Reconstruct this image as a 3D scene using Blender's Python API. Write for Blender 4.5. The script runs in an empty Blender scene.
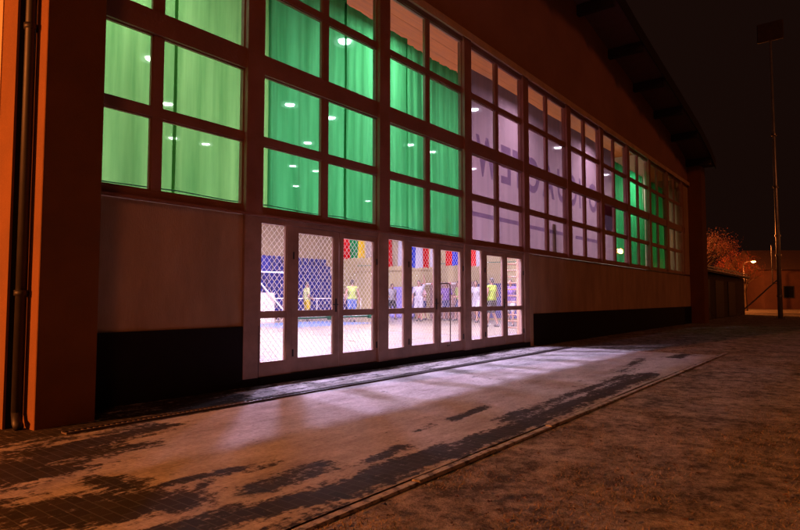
import bpy, bmesh, math, random
from mathutils import Vector, Matrix, noise
random.seed(7)
scene = bpy.context.scene
COL = scene.collection

# ------------------------------------------------------------------ camera
CAMZ = 1.15
YAW, PITCH = 0.6614, 0.05703
cd = bpy.data.cameras.new('camera'); cam = bpy.data.objects.new('camera', cd); COL.objects.link(cam)
cd.sensor_width = 36.0; cd.lens = 587.28 / 800 * 36; cd.clip_start = 0.05; cd.clip_end = 1500
c_, s_, cp, sp = math.cos(YAW), math.sin(YAW), math.cos(PITCH), math.sin(PITCH)
F = Vector((c_*cp, s_*cp, sp)); Rt = Vector((s_, -c_, 0)); U = Rt.cross(F)
cam.matrix_world = Matrix(((Rt.x, U.x, -F.x, 0), (Rt.y, U.y, -F.y, -6.2155), (Rt.z, U.z, -F.z, CAMZ), (0, 0, 0, 1)))
scene.camera = cam
# ------------------------------------------------------------------ world: night sky with a faint town glow
world = bpy.data.worlds.new('World'); scene.world = world; world.use_nodes = True
wn = world.node_tree; bg = wn.nodes['Background']
tc = wn.nodes.new('ShaderNodeTexCoord'); sx = wn.nodes.new('ShaderNodeSeparateXYZ')
rp = wn.nodes.new('ShaderNodeValToRGB')
wn.links.new(tc.outputs['Generated'], sx.inputs[0]); wn.links.new(sx.outputs['Z'], rp.inputs[0]); wn.links.new(rp.outputs[0], bg.inputs['Color'])
rp.color_ramp.elements[0].position = 0.0; rp.color_ramp.elements[0].color = (0.0062, 0.0024, 0.0016, 1)
rp.color_ramp.elements[1].position = 0.7; rp.color_ramp.elements[1].color = (0.0088, 0.0034, 0.0023, 1)
bg.inputs['Strength'].default_value = 1.0
# far sodium street lighting from behind the camera: one weak, low, warm sun
sd = bpy.data.lights.new('sun', 'SUN'); sun = bpy.data.objects.new('sun', sd); COL.objects.link(sun)
sd.energy = 0.26; sd.color = (1.0, 0.25, 0.07); sd.angle = math.radians(9)
sun.rotation_euler = Vector((0.50, 0.62, -0.42)).to_track_quat('-Z', 'Y').to_euler()
scene.view_settings.view_transform = 'Standard'; scene.view_settings.look = 'None'
scene.view_settings.exposure = 0; scene.view_settings.gamma = 1
scene.cycles.use_denoising = True
scene.cycles.max_bounces = 8; scene.cycles.transparent_max_bounces = 24
scene.cycles.diffuse_bounces = 4; scene.cycles.sample_clamp_indirect = 4
scene.cycles.use_adaptive_sampling = True; scene.cycles.adaptive_threshold = 0.02

# ------------------------------------------------------------------ helpers
def link(o, parent=None):
    COL.objects.link(o)
    if parent: o.parent = parent
    return o
def empty(name, label=None, cat=None, loc=(0, 0, 0), rz=0, group=None, kind=None):
    o = bpy.data.objects.new(name, None); o.empty_display_size = .2; link(o)
    o.location = loc; o.rotation_euler = (0, 0, rz); tag(o, label, cat, group, kind); return o
def tag(o, label=None, cat=None, group=None, kind=None):
    if label: o['label'] = label
    if cat: o['category'] = cat
    if group: o['group'] = group
    if kind: o['kind'] = kind
    return o
def obj(name, bm, mat, parent=None, smooth=False, keepworld=False):
    me = bpy.data.meshes.new(name); bm.to_mesh(me); bm.free()
    for m in (mat if isinstance(mat, (list, tuple)) else [mat]): me.materials.append(m)
    if smooth:
        for p in me.polygons: p.use_smooth = True
    return link(bpy.data.objects.new(name, me), parent)
def box(bm, x0, x1, y0, y1, z0, z1, mi=0):
    v = [bm.verts.new(p) for p in ((x0,y0,z0),(x1,y0,z0),(x1,y1,z0),(x0,y1,z0),(x0,y0,z1),(x1,y0,z1),(x1,y1,z1),(x0,y1,z1))]
    for f in ((0,3,2,1),(4,5,6,7),(0,1,5,4),(1,2,6,5),(2,3,7,6),(3,0,4,7)):
        bm.faces.new([v[i] for i in f]).material_index = mi
    return v
def bbox(*a, bev=0.0):
    bm = bmesh.new(); box(bm, *a)
    if bev: bmesh.ops.bevel(bm, geom=bm.edges[:], offset=bev, segments=2, affect='EDGES')
    return bm
def bevel_all(bm, w, seg=1):
    bmesh.ops.bevel(bm, geom=bm.edges[:], offset=w, segments=seg, affect='EDGES'); return bm
def tube(bm, pts, r, n=10, cap=True):
    pts = [Vector(p) for p in pts]; rs = r if isinstance(r, (list, tuple)) else [r]*len(pts)
    rings = []; ref = None
    for i, p in enumerate(pts):
        d = (pts[min(i+1, len(pts)-1)] - pts[max(i-1, 0)]).normalized()
        if ref is None: ref = Vector((0, 0, 1)) if abs(d.z) < .9 else Vector((1, 0, 0))
        a = d.cross(ref).normalized(); b = d.cross(a).normalized(); ref = b.cross(d) if False else ref
        rings.append([bm.verts.new(p + (a*math.cos(t) + b*math.sin(t))*rs[i]) for t in [2*math.pi*k/n for k in range(n)]])
    for i in range(len(rings)-1):
        for k in range(n):
            bm.faces.new((rings[i][k], rings[i][(k+1) % n], rings[i+1][(k+1) % n], rings[i+1][k]))
    if cap: bm.faces.new(rings[0][::-1]); bm.faces.new(rings[-1])
def ball(bm, c, r, seg=12, rg=8):
    r = r if isinstance(r, (tuple, list)) else (r, r, r)
    bmesh.ops.create_uvsphere(bm, u_segments=seg, v_segments=rg, radius=1, matrix=Matrix.Translation(c) @ Matrix.Diagonal((*r, 1)))
def cyl(bm, c, r, h, n=20, r2=None):
    bmesh.ops.create_cone(bm, cap_ends=True, segments=n, radius1=r, radius2=r if r2 is None else r2, depth=h, matrix=Matrix.Translation(c))

# ------------------------------------------------------------------ materials
def M(name, col, rough=.7, var=.0, scale=6, bump=0, bscale=40, metal=0, spec=.5, stretch=None, col2=None, thr=None, detail=6):
    m = bpy.data.materials.new(name); m.use_nodes = True; nt = m.node_tree; N = nt.nodes; L = nt.links
    b = N['Principled BSDF']; b.inputs['Base Color'].default_value = (*col, 1); b.inputs['Roughness'].default_value = rough
    b.inputs['Metallic'].default_value = metal; b.inputs['Specular IOR Level'].default_value = spec
    t = N.new('ShaderNodeTexCoord'); mp = N.new('ShaderNodeMapping'); L.new(t.outputs['Object'], mp.inputs[0])
    if stretch: mp.inputs['Scale'].default_value = stretch
    if var or col2:
        n = N.new('ShaderNodeTexNoise'); n.inputs['Scale'].default_value = scale; n.inputs['Detail'].default_value = detail; n.inputs['Roughness'].default_value = .65
        L.new(mp.outputs[0], n.inputs[0]); r = N.new('ShaderNodeValToRGB'); L.new(n.outputs['Fac'], r.inputs[0])
        lo, hi = thr or (.3, .7)
        c2 = col2 or tuple(x*(1-var) for x in col); c1 = col if col2 else tuple(min(1, x*(1+var)) for x in col)
        r.color_ramp.elements[0].position = lo; r.color_ramp.elements[0].color = (*c2, 1)
        r.color_ramp.elements[1].position = hi; r.color_ramp.elements[1].color = (*c1, 1)
        L.new(r.outputs[0], b.inputs['Base Color'])
        rr = N.new('ShaderNodeMapRange'); rr.inputs['To Min'].default_value = max(0, rough-.1); rr.inputs['To Max'].default_value = min(1, rough+.1)
        L.new(n.outputs['Fac'], rr.inputs[0]); L.new(rr.outputs[0], b.inputs['Roughness'])
    if bump:
        n2 = N.new('ShaderNodeTexNoise'); n2.inputs['Scale'].default_value = bscale; n2.inputs['Detail'].default_value = 5; L.new(mp.outputs[0], n2.inputs[0])
        bp = N.new('ShaderNodeBump'); bp.inputs['Strength'].default_value = bump; bp.inputs['Distance'].default_value = .01
        L.new(n2.outputs['Fac'], bp.inputs['Height']); L.new(bp.outputs[0], b.inputs['Normal'])
    return m
def emis(name, col, st):
    m = bpy.data.materials.new(name); m.use_nodes = True; nt = m.node_tree
    for n in list(nt.nodes): nt.nodes.remove(n)
    e = nt.nodes.new('ShaderNodeEmission'); o = nt.nodes.new('ShaderNodeOutputMaterial')
    e.inputs[0].default_value = (*col, 1); e.inputs[1].default_value = st; nt.links.new(e.outputs[0], o.inputs[0])
    m.cycles.emission_sampling = 'NONE'; return m
def cloth(name, col, col2, transp=.1, trl=.75, scale=(2.6, 1, .13), tint=None):
    m = bpy.data.materials.new(name); m.use_nodes = True; nt = m.node_tree; N = nt.nodes; L = nt.links
    for n in list(N): N.remove(n)
    o = N.new('ShaderNodeOutputMaterial'); t = N.new('ShaderNodeTexCoord'); mp = N.new('ShaderNodeMapping'); mp.inputs['Scale'].default_value = scale
    n = N.new('ShaderNodeTexNoise'); n.inputs['Scale'].default_value = 2.2; n.inputs['Detail'].default_value = 8; n.inputs['Roughness'].default_value = .62
    r = N.new('ShaderNodeValToRGB'); r.color_ramp.elements[0].position = .3; r.color_ramp.elements[1].position = .72
    r.color_ramp.elements[0].color = (*col2, 1); r.color_ramp.elements[1].color = (*col, 1)
    L.new(t.outputs['Object'], mp.inputs[0]); L.new(mp.outputs[0], n.inputs[0]); L.new(n.outputs['Fac'], r.inputs[0])
    d = N.new('ShaderNodeBsdfDiffuse'); tr = N.new('ShaderNodeBsdfTranslucent'); tp = N.new('ShaderNodeBsdfTransparent')
    L.new(r.outputs[0], d.inputs[0]); L.new(r.outputs[0], tr.inputs[0])
    tp.inputs[0].default_value = (*(tint or [min(1, .35 + x*1.0) for x in col]), 1)
    a = N.new('ShaderNodeMixShader'); a.inputs[0].default_value = trl; L.new(d.outputs[0], a.inputs[1]); L.new(tr.outputs[0], a.inputs[2])
    b = N.new('ShaderNodeMixShader'); b.inputs[0].default_value = transp; L.new(a.outputs[0], b.inputs[1]); L.new(tp.outputs[0], b.inputs[2])
    L.new(b.outputs[0], o.inputs[0]); return m

MAT = {}
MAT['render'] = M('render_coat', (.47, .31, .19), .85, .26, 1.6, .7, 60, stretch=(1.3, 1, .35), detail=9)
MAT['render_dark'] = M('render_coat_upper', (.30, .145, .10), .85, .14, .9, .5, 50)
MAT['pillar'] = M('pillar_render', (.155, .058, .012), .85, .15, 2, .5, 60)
MAT['plinth'] = M('black_plinth', (.010, .007, .009), .75, .3, 5, .3, 50, spec=.2)
MAT['frame'] = M('brown_frame_paint', (.30, .135, .10), .55, .18, 5, .25, 70, stretch=(.4, 1, .4))
MAT['doorframe'] = M('door_frame_paint', (.36, .225, .175), .5, .3, 6, .3, 70, stretch=(.4, 1, .4))
MAT['fascia'] = M('pale_flashing', (.62, .42, .26), .5, .2, 3, .2, 60)
MAT['soffit'] = M('dark_soffit', (.10, .055, .05), .8, .2, 4)
MAT['beam'] = M('dark_beam', (.012, .008, .010), .8)
MAT['pipe'] = M('dark_pipe', (.012, .008, .008), .55, .2, 8)
MAT['steel'] = M('steel', (.35, .33, .32), .35, .2, 10, metal=.9)
MAT['galv'] = M('galvanised_pole', (.42, .40, .38), .38, .2, 6, metal=.7)
MAT['dark'] = M('dark_metal', (.03, .03, .032), .5)
MAT['hallwall'] = M('cream_wall', (.46, .38, .19), .8, .06, 1.5)
MAT['hallpink'] = M('beige_wall', (.25, .175, .10), .8, .08, 1.5)
MAT['wood'] = M('ceiling_boards', (.40, .115, .004), .6, .25, 3, stretch=(.3, 6, 1))
MAT['blue'] = M('blue_plastic', (.012, .014, .13), .4, .1)
MAT['bluepad'] = M('blue_padding', (.026, .024, .19), .6, .1)
MAT['green'] = M('green_rail', (.03, .17, .10), .4)
MAT['white'] = M('white_paint', (.78, .76, .74), .5)
MAT['chrome'] = M('handle_steel', (.30, .22, .18), .35, metal=.8)

def glass_mat():
    m = bpy.data.materials.new('window_glass'); m.use_nodes = True; nt = m.node_tree; N = nt.nodes; L = nt.links
    for n in list(N): N.remove(n)
    o = N.new('ShaderNodeOutputMaterial'); tp = N.new('ShaderNodeBsdfTransparent'); g = N.new('ShaderNodeBsdfGlossy'); g.inputs['Roughness'].default_value = .02
    tp.inputs[0].default_value = (.93, .95, .93, 1); lw = N.new('ShaderNodeFresnel'); lw.inputs[0].default_value = 1.45
    mx = N.new('ShaderNodeMixShader'); L.new(lw.outputs[0], mx.inputs[0]); L.new(tp.outputs[0], mx.inputs[1]); L.new(g.outputs[0], mx.inputs[2])
    # faint grime
    t = N.new('ShaderNodeTexCoord'); n = N.new('ShaderNodeTexNoise'); n.inputs['Scale'].default_value = 3; n.inputs['Detail'].default_value = 8
    L.new(t.outputs['Object'], n.inputs[0]); mr = N.new('ShaderNodeMapRange'); mr.inputs['From Min'].default_value = .45; mr.inputs['From Max'].default_value = .8; mr.inputs['To Max'].default_value = .035
    L.new(n.outputs['Fac'], mr.inputs[0]); tl = N.new('ShaderNodeBsdfTranslucent'); tl.inputs[0].default_value = (.5, .5, .5, 1)
    m2 = N.new('ShaderNodeMixShader'); L.new(mr.outputs[0], m2.inputs[0]); L.new(mx.outputs[0], m2.inputs[1]); L.new(tl.outputs[0], m2.inputs[2])
    L.new(m2.outputs[0], o.inputs[0]); return m
MAT['glass'] = glass_mat()

# snow-dusted brick paving; a vertex layer marks lost snow and paints in the pillar's shadow
def paving_mat():
    m = bpy.data.materials.new('snowy_brick_paving'); m.use_nodes = True; nt = m.node_tree; N = nt.nodes; L = nt.links
    b = N['Principled BSDF']; t = N.new('ShaderNodeTexCoord'); at = N.new('ShaderNodeAttribute'); at.attribute_name = 'bare_and_shadow'
    br = N.new('ShaderNodeTexBrick'); br.inputs['Scale'].default_value = 1; br.inputs['Brick Width'].default_value = .15; br.inputs['Row Height'].default_value = .075
    br.inputs['Mortar Size'].default_value = .005; br.inputs['Mortar Smooth'].default_value = .3
    br.inputs['Color1'].default_value = (.020, .015, .013, 1); br.inputs['Color2'].default_value = (.040, .028, .024, 1); br.inputs['Mortar'].default_value = (.065, .058, .055, 1)
    mp = N.new('ShaderNodeMapping'); mp.inputs['Rotation'].default_value = (0, 0, math.radians(90)); L.new(t.outputs['Object'], mp.inputs[0]); L.new(mp.outputs[0], br.inputs[0])
    def nz(scale, st=(1, 1, 1), det=8, ro=.6):
        q = N.new('ShaderNodeMapping'); q.inputs['Scale'].default_value = st; L.new(t.outputs['Object'], q.inputs[0])
        n = N.new('ShaderNodeTexNoise'); n.inputs['Scale'].default_value = scale; n.inputs['Detail'].default_value = det; n.inputs['Roughness'].default_value = ro
        L.new(q.outputs[0], n.inputs[0]); return n
    n1 = nz(3.2, (.45, 2.4, 1), 10, .75); n2 = nz(22, (1, 1, 1), 4); n3 = nz(2.6, (.6, 1.5, 1), 9, .72); n4 = nz(140, (1, 1, 1), 3)
    def math_(op, a, bb, cl=False):
        q = N.new('ShaderNodeMath'); q.operation = op; q.use_clamp = cl
        for i, v in enumerate((a, bb)):
            if hasattr(v, 'type') or not isinstance(v, (int, float)): L.new(v, q.inputs[i])
            else: q.inputs[i].default_value = v
        return q.outputs[0]
    s = math_('ADD', at.outputs['Fac'], math_('MULTIPLY', math_('SUBTRACT', n1.outputs['Fac'], .5), 2.5))
    s = math_('ADD', s, math_('MULTIPLY', math_('SUBTRACT', n2.outputs['Fac'], .5), 1.35))
    # the joints hold a little snow
    s = math_('SUBTRACT', s, math_('MULTIPLY', br.outputs['Fac'], .06))
    cov = N.new('ShaderNodeMapRange'); cov.interpolation_type = 'SMOOTHSTEP'; cov.inputs['From Min'].default_value = .28; cov.inputs['From Max'].default_value = .66
    L.new(s, cov.inputs[0])
    sc = N.new('ShaderNodeValToRGB'); sc.color_ramp.elements[0].position = .3; sc.color_ramp.elements[0].color = (.32, .29, .28, 1)
    sc.color_ramp.elements[1].position = .72; sc.color_ramp.elements[1].color = (.68, .64, .64, 1); L.new(n3.outputs['Fac'], sc.inputs[0])
    n5 = nz(34, (.8, 1.2, 1), 6, .7); g5 = N.new('ShaderNodeMixRGB'); g5.blend_type = 'MULTIPLY'; m5 = N.new('ShaderNodeMapRange'); m5.inputs['From Min'].default_value = .40; m5.inputs['From Max'].default_value = .68; m5.inputs['To Max'].default_value = .75
    L.new(n5.outputs['Fac'], m5.inputs[0]); L.new(m5.outputs[0], g5.inputs[0]); L.new(sc.outputs[0], g5.inputs[1]); g5.inputs[2].default_value = (.55, .52, .5, 1)
    # thin snow: joints print through faintly
    jm = N.new('ShaderNodeMixRGB'); jm.blend_type = 'MULTIPLY'; L.new(math_('MULTIPLY', br.outputs['Fac'], .25), jm.inputs[0]); L.new(g5.outputs[0], jm.inputs[1]); jm.inputs[2].default_value = (.62, .6, .6, 1)
    sp_ = N.new('ShaderNodeMixRGB'); sp_.blend_type = 'MULTIPLY'; mrs = N.new('ShaderNodeMapRange'); mrs.inputs['From Min'].default_value = .55; mrs.inputs['From Max'].default_value = .75; mrs.inputs['To Max'].default_value = .5
    L.new(n4.outputs['Fac'], mrs.inputs[0]); L.new(mrs.outputs[0], sp_.inputs[0]); L.new(jm.outputs[0], sp_.inputs[1]); sp_.inputs[2].default_value = (.45, .42, .4, 1)
    mx = N.new('ShaderNodeMixRGB'); L.new(cov.outputs[0], mx.inputs[0]); L.new(sp_.outputs[0], mx.inputs[1]); L.new(br.outputs['Color'], mx.inputs[2])
    L.new(mx.outputs[0], b.inputs['Base Color'])
    b.inputs['Specular IOR Level'].default_value = .25; ro = N.new('ShaderNodeMapRange'); ro.inputs['To Min'].default_value = .85; ro.inputs['To Max'].default_value = .80; L.new(cov.outputs[0], ro.inputs[0]); L.new(ro.outputs[0], b.inputs['Roughness'])
    h = math_('SUBTRACT', math_('MULTIPLY', n2.outputs['Fac'], .35), math_('MULTIPLY', cov.outputs[0], .7)); h = math_('SUBTRACT', h, math_('MULTIPLY', br.outputs['Fac'], .35))
    h = math_('ADD', h, math_('MULTIPLY', n4.outputs['Fac'], .25))
    bp = N.new('ShaderNodeBump'); bp.inputs['Strength'].default_value = .55; bp.inputs['Distance'].default_value = .012; L.new(h, bp.inputs['Height']); L.new(bp.outputs[0], b.inputs['Normal'])
    return m
def lawn_mat():
    m = bpy.data.materials.new('frosted_lawn'); m.use_nodes = True; nt = m.node_tree; N = nt.nodes; L = nt.links
    b = N['Principled BSDF']; b.inputs['Roughness'].default_value = .9; t = N.new('ShaderNodeTexCoord')
    def nz(scale, det=8, ro=.65):
        n = N.new('ShaderNodeTexNoise'); n.inputs['Scale'].default_value = scale; n.inputs['Detail'].default_value = det; n.inputs['Roughness'].default_value = ro
        L.new(t.outputs['Object'], n.inputs[0]); return n
    a = nz(1.5); c = nz(6.5, 12, .82); e = nz(60, 4)
    r = N.new('ShaderNodeValToRGB'); r.color_ramp.elements[0].position = .44; r.color_ramp.elements[0].color = (.060, .042, .028, 1)
    r.color_ramp.elements[1].position = .585; r.color_ramp.elements[1].color = (.52, .44, .38, 1)
    q = N.new('ShaderNodeMath'); q.operation = 'ADD'; q2 = N.new('ShaderNodeMath'); q2.operation = 'MULTIPLY'; q2.inputs[1].default_value = .3
    q3 = N.new('ShaderNodeMath'); q3.operation = 'MULTIPLY'; q3.inputs[1].default_value = .7
    L.new(a.outputs['Fac'], q2.inputs[0]); L.new(c.outputs['Fac'], q3.inputs[0]); L.new(q2.outputs[0], q.inputs[0]); L.new(q3.outputs[0], q.inputs[1])
    L.new(q.outputs[0], r.inputs[0]); L.new(r.outputs[0], b.inputs['Base Color'])
    q4 = N.new('ShaderNodeMath'); q4.operation = 'ADD'; L.new(c.outputs['Fac'], q4.inputs[0]); L.new(e.outputs['Fac'], q4.inputs[1])
    bp = N.new('ShaderNodeBump'); bp.inputs['Strength'].default_value = .9; bp.inputs['Distance'].default_value = .05; L.new(q4.outputs[0], bp.inputs['Height']); L.new(bp.outputs[0], b.inputs['Normal'])
    return m

# ------------------------------------------------------------------ ground
bm = bmesh.new(); v = [bm.verts.new(p) for p in ((-300, -300, 0), (500, -300, 0), (500, 400, 0), (-300, 400, 0))]; bm.faces.new(v)
ground = tag(obj('ground', bm, lawn_mat()), kind='structure')

# bare patches as soft ellipses / strokes (x, y, rx, ry, strength)
BARE = []
def stroke(x0, y0, x1, y1, w, s=1.0, n=None):
    n = n or max(2, int(math.hypot(x1-x0, y1-y0)/(w*.8)))
    for i in range(n+1):
        f = i/n; BARE.append((x0+(x1-x0)*f, y0+(y1-y0)*f, w*1.3, w, s))
stroke(1.35, -1.75, 1.9, -1.62, .30); stroke(1.9, -1.5, 2.75, -1.3, .17); stroke(2.1, -1.75, 2.4, -1.8, .12, .8); stroke(1.6, -1.25, 2.1, -1.15, .10, .7)
stroke(1.0, -1.6, 1.6, -1.95, .25); stroke(-1, -2.0, 1.2, -2.0, .3, .8)
stroke(1.79, -2.41, 1.85, -2.74, .10, .85); stroke(1.15, -2.6, 1.75, -2.95, .19); stroke(1.4, -3.0, 1.85, -3.2, .17)
stroke(1.96, -2.84, 2.45, -2.93, .06, .8); stroke(2.31, -3.36, 2.85, -3.30, .11, .9); stroke(2.06, -3.1, 2.42, -2.86, .05, .7)
stroke(2.5, -3.05, 2.75, -3.0, .05, .6)
stroke(1.6, -3.55, 2.7, -3.78, .13, 1.0); stroke(2.6, -3.78, 3.7, -3.72, .17, .95); stroke(3.2, -3.5, 3.6, -3.42, .07, .7)
stroke(4.78, -3.16, 5.4, -3.12, .08, .75); stroke(4.1, -3.2, 4.4, -3.15, .05, .6); stroke(3.7, -3.82, 9.3, -3.72, .14, .95); stroke(5.0, -3.55, 9.0, -3.5, .10, .75)
stroke(9.3, -3.3, 11.5, -3.0, .12, .6); stroke(12.2, -3.4, 13.0, -3.45, .14, .9); stroke(1.4, -3.9, 2.4, -3.92, .08, .6)
rs = random.Random(5)
for a in range(9):                                                   # faint trodden trails and prints
    px, py = rs.uniform(5, 12), -1.0; dx, dy = rs.uniform(-.9, .5), -1
    while py > -3.7 and px > 1.2:
        L_ = math.hypot(dx, dy); px += .33*dx/L_; py += .33*dy/L_; sd_ = rs.choice((-.07, .07)); BARE.append((px+sd_, py, .05, .085, rs.uniform(.22, .42)))
X0, X1, Y0, Y1 = -3.0, 13.15, -3.96, 0.0
def grid_cov(nx, ny):
    bm = bmesh.new(); V = []
    for j in range(ny+1):
        V.append([bm.verts.new((X0+(X1-X0)*i/nx, Y0+(Y1-Y0)*j/ny, 0.006 + .010*noise.noise(Vector((i*.02, j*.03, 3))))) for i in range(nx+1)])
    for j in range(ny):
        for i in range(nx): bm.faces.new((V[j][i], V[j][i+1], V[j+1][i+1], V[j+1][i]))
    return bm
bm = grid_cov(400, 110)
for v in bm.verts: v.co.z = max(.012, v.co.z + .014)
pav = obj('paving', bm, paving_mat(), smooth=True); tag(pav, kind='structure')
ca = pav.data.color_attributes.new('bare_and_shadow', 'FLOAT_COLOR', 'POINT')
for i, v in enumerate(pav.data.vertices):
    x, y = v.co.x, v.co.y; b = 0.0
    for (cx, cy, rx, ry, s) in BARE:
        d = ((x-cx)/(rx*1.12))**2 + ((y-cy)/(ry*1.12))**2
        if d < 4: b = max(b, .97*s*math.exp(-d*.8))
    if y > -.93: b = max(b, .36 + (.3 if y > -.25 else 0))          # trodden strip by the doors
    if abs(y+.95) < .03: b = max(b, .6)
    if y > -1.06 and x < 4.4: b = max(b, .75)  # snowless paving by the wall, with the pillar's shadow painted in
    ca.data[i].color = (b, b, b, 1)

# kerb round the paved apron, one stone after another in one edging
kerb_m = M('snow_topped_kerb', (.42, .38, .36), .85, .25, 14, .5, 60, col2=(.10, .08, .07), thr=(.38, .52))
bm = bmesh.new(); x = -3.0; k = 0
while x < 13.1:
    box(bm, x+.004, x+.996, -4.03+random.uniform(-.004, .004), -3.965, -.05, .018+random.uniform(-.004, .004)); x += 1.0
y = -3.96
while y < -.3:
    box(bm, 13.16, 13.22, y, y+.99, -.05, .024+random.uniform(-.006, .006)); y += 1.0
bevel_all(bm, .008); tag(obj('kerb', bm, kerb_m), kind='structure')
# grated drain channel along the doors
bm = bmesh.new(); box(bm, 2.2, 13.1, -1.0, -.985, .02, .040); box(bm, 2.2, 13.1, -.915, -.90, .02, .040)
xx = 2.2
while xx < 13.1: box(bm, xx, xx+.018, -.985, -.915, .02, .034); xx += .05
tag(obj('drain_channel', bm, M('grate_iron', (.10, .08, .08), .6, .3, 9)), 'long dark grated drain channel set in the snowy paving before the glass doors', 'drain')

# lawn tufts
def blades():
    bm = bmesh.new(); rnd = random.Random(3)
    for i in range(110000):
        d = 1.6 + 13*rnd.random()**1.5; a = YAW + rnd.uniform(-.72, .62)
        a = YAW - rnd.uniform(-.5, .68)
        x, y = d*math.cos(a), -6.2155 + d*math.sin(a)
        if y > -4.06 and x < 13.3: continue
        if noise.noise(Vector((x*1.7, y*1.7, 0))) < -.30+.5*rnd.random(): continue
        h = rnd.uniform(.006, .020); w = rnd.uniform(.0012, .0022)*(1 + d*.15); t = rnd.uniform(0, 6.28); l = rnd.uniform(.2, 1.1)*h*1.4; t2 = rnd.uniform(0, 6.28)
        dx, dy = math.cos(t)*w, math.sin(t)*w
        p = [bm.verts.new((x-dx, y-dy, 0)), bm.verts.new((x+dx, y+dy, 0)), bm.verts.new((x+math.cos(t2)*l, y+math.sin(t2)*l, h))]
        bm.faces.new(p).material_index = 0 if rnd.random() < .72 else 1
    return bm
tag(obj('grass', blades(), [M('frosted_blades', (.17, .125, .09), .9, .3, 3), M('dry_blades', (.06, .045, .02), .9, .3, 3)]), kind='stuff')
# thin clods of snow / leaves on lawn
def leaves():
    bm = bmesh.new(); rnd = random.Random(9)
    for i in range(1500):
        d = 1.8 + 14*rnd.random()**1.3; a = YAW - rnd.uniform(-.5, .68); x, y = d*math.cos(a), -6.2155 + d*math.sin(a)
        if y > -4.06 and x < 13.3: continue
        s = rnd.uniform(.010, .022); t = rnd.uniform(0, 6.28); z = rnd.uniform(.006, .02)
        pts = []
        for k in range(5):
            q = t + k*2*math.pi/5; rr = s*(1 if k % 2 else .55)
            pts.append(bm.verts.new((x+rr*math.cos(q), y+rr*math.sin(q), z+rnd.uniform(-.004, .008))))
        bm.faces.new(pts)
    return bm
tag(obj('fallen_leaves', leaves(), M('dead_leaves', (.075, .035, .016), .8, .3, 5)), kind='stuff')

# ------------------------------------------------------------------ the sports hall
m_, x0_, W2 = 2.6757, 4.828, .137
HX0, HX1 = 1.94, 30.9
hall = empty('sports_hall', 'long sports hall at night with a gridded glass front, dark rendered walls and overhanging roof', 'building', (16, 8, 0))
HP = Vector(hall.location)
def hp(name, bm, mat, parent=None, **k):
    """part of the hall, built in world coordinates"""
    bmesh.ops.translate(bm, verts=bm.verts, vec=-HP)
    return obj(name, bm, mat, parent or hall, **k)
PROF = [(HX0-.05, 8.5), (4, 8.95), (8, 9.4), (12, 9.72), (16, 9.82), (18.6, 9.42), (21.5, 9.05), (24.3, 8.72), (27.5, 8.30), (29.6, 7.86), (HX1+.06, 7.40)]
def rz(x):
    for (a, za), (b, zb) in zip(PROF, PROF[1:]):
        if a <= x <= b: return za+(zb-za)*(x-a)/(b-a)
    return 7.3
bm = bmesh.new()
box(bm, HX0, 4.93, .0, .30, 0, 2.23)                       # left of the doors
box(bm, 12.96, HX1, .0, .30, 0, 2.23)                      # right of the doors
box(bm, 4.93, 12.96, .17, .30, 2.237, 2.30)
box(bm, HX0, 2.15, .001, .30, 2.23, 6.62)                 # narrow strip by the left pillar
box(bm, 29.36, HX1, .001, .30, 2.23, 6.62)
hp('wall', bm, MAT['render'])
bm = bmesh.new()
def prism(bm, pts, y0, y1):
    a = [bm.verts.new((x, y0, z)) for x, z in pts]; b = [bm.verts.new((x, y1, z)) for x, z in pts]; n = len(pts)
    bm.faces.new(a); bm.faces.new(b[::-1])
    for i in range(n): bm.faces.new((a[i], b[i], b[(i+1) % n], a[(i+1) % n]))
prism(bm, [(HX0, 6.62), (HX1, 6.62)] + [(x, rz(x)) for x in (HX1, 29.6, 27.5, 24.3, 21.5, 18.6, 16, 12, 8, 4, HX0)], 0, .3)
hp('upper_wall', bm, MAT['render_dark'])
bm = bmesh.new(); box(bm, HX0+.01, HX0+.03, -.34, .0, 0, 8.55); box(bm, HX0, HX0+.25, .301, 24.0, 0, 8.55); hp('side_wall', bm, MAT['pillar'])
bm = bmesh.new(); box(bm, HX0+.031, 2.10, -.335, -.001, 0, 8.5); hp('return_wall', bm, MAT['plinth'])  # black material paints in the unlit front of this recess
bm = bmesh.new(); box(bm, HX1-.25, HX1, .301, 24.0, 0, 7.2); hp('end_wall', bm, MAT['pillar'])
bm = bmesh.new(); box(bm, HX0, HX1, 24.01, 24.3, 0, 8.2); hp('back_wall', bm, MAT['render_dark'])
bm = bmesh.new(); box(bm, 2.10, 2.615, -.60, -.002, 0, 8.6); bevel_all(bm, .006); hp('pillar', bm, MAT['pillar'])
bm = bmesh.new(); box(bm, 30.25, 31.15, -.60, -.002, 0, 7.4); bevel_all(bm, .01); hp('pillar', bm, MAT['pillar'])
bm = bmesh.new(); box(bm, 2.62, 4.945, -.035, -.002, 0, .795); hp('plinth', bm, MAT['plinth'])
bm = bmesh.new(); box(bm, 13.16, 30.24, -.035, -.002, 0, .785); hp('plinth', bm, MAT['plinth'])
bm = bmesh.new(); box(bm, 12.965, 13.14, -.05, -.003, 0, 2.2); bevel_all(bm, .004); hp('jamb_casing', bm, MAT['fascia'] if False else MAT['render'])
bm = bmesh.new(); box(bm, 2.62, 30.24, -.10, -.002, 6.515, 6.63); box(bm, 2.62, 30.24, -.10, -.085, 6.47, 6.514); hp('ledge', bm, MAT['fascia'])
bm = bmesh.new(); box(bm, 2.62, 30.24, -.07, -.001, 2.232, 2.262); hp('sill', bm, MAT['frame'])
bm = bmesh.new(); box(bm, 4.95, 12.955, -.055, .28, 0.0, .125); hp('threshold', bm, MAT['plinth'])
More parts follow.
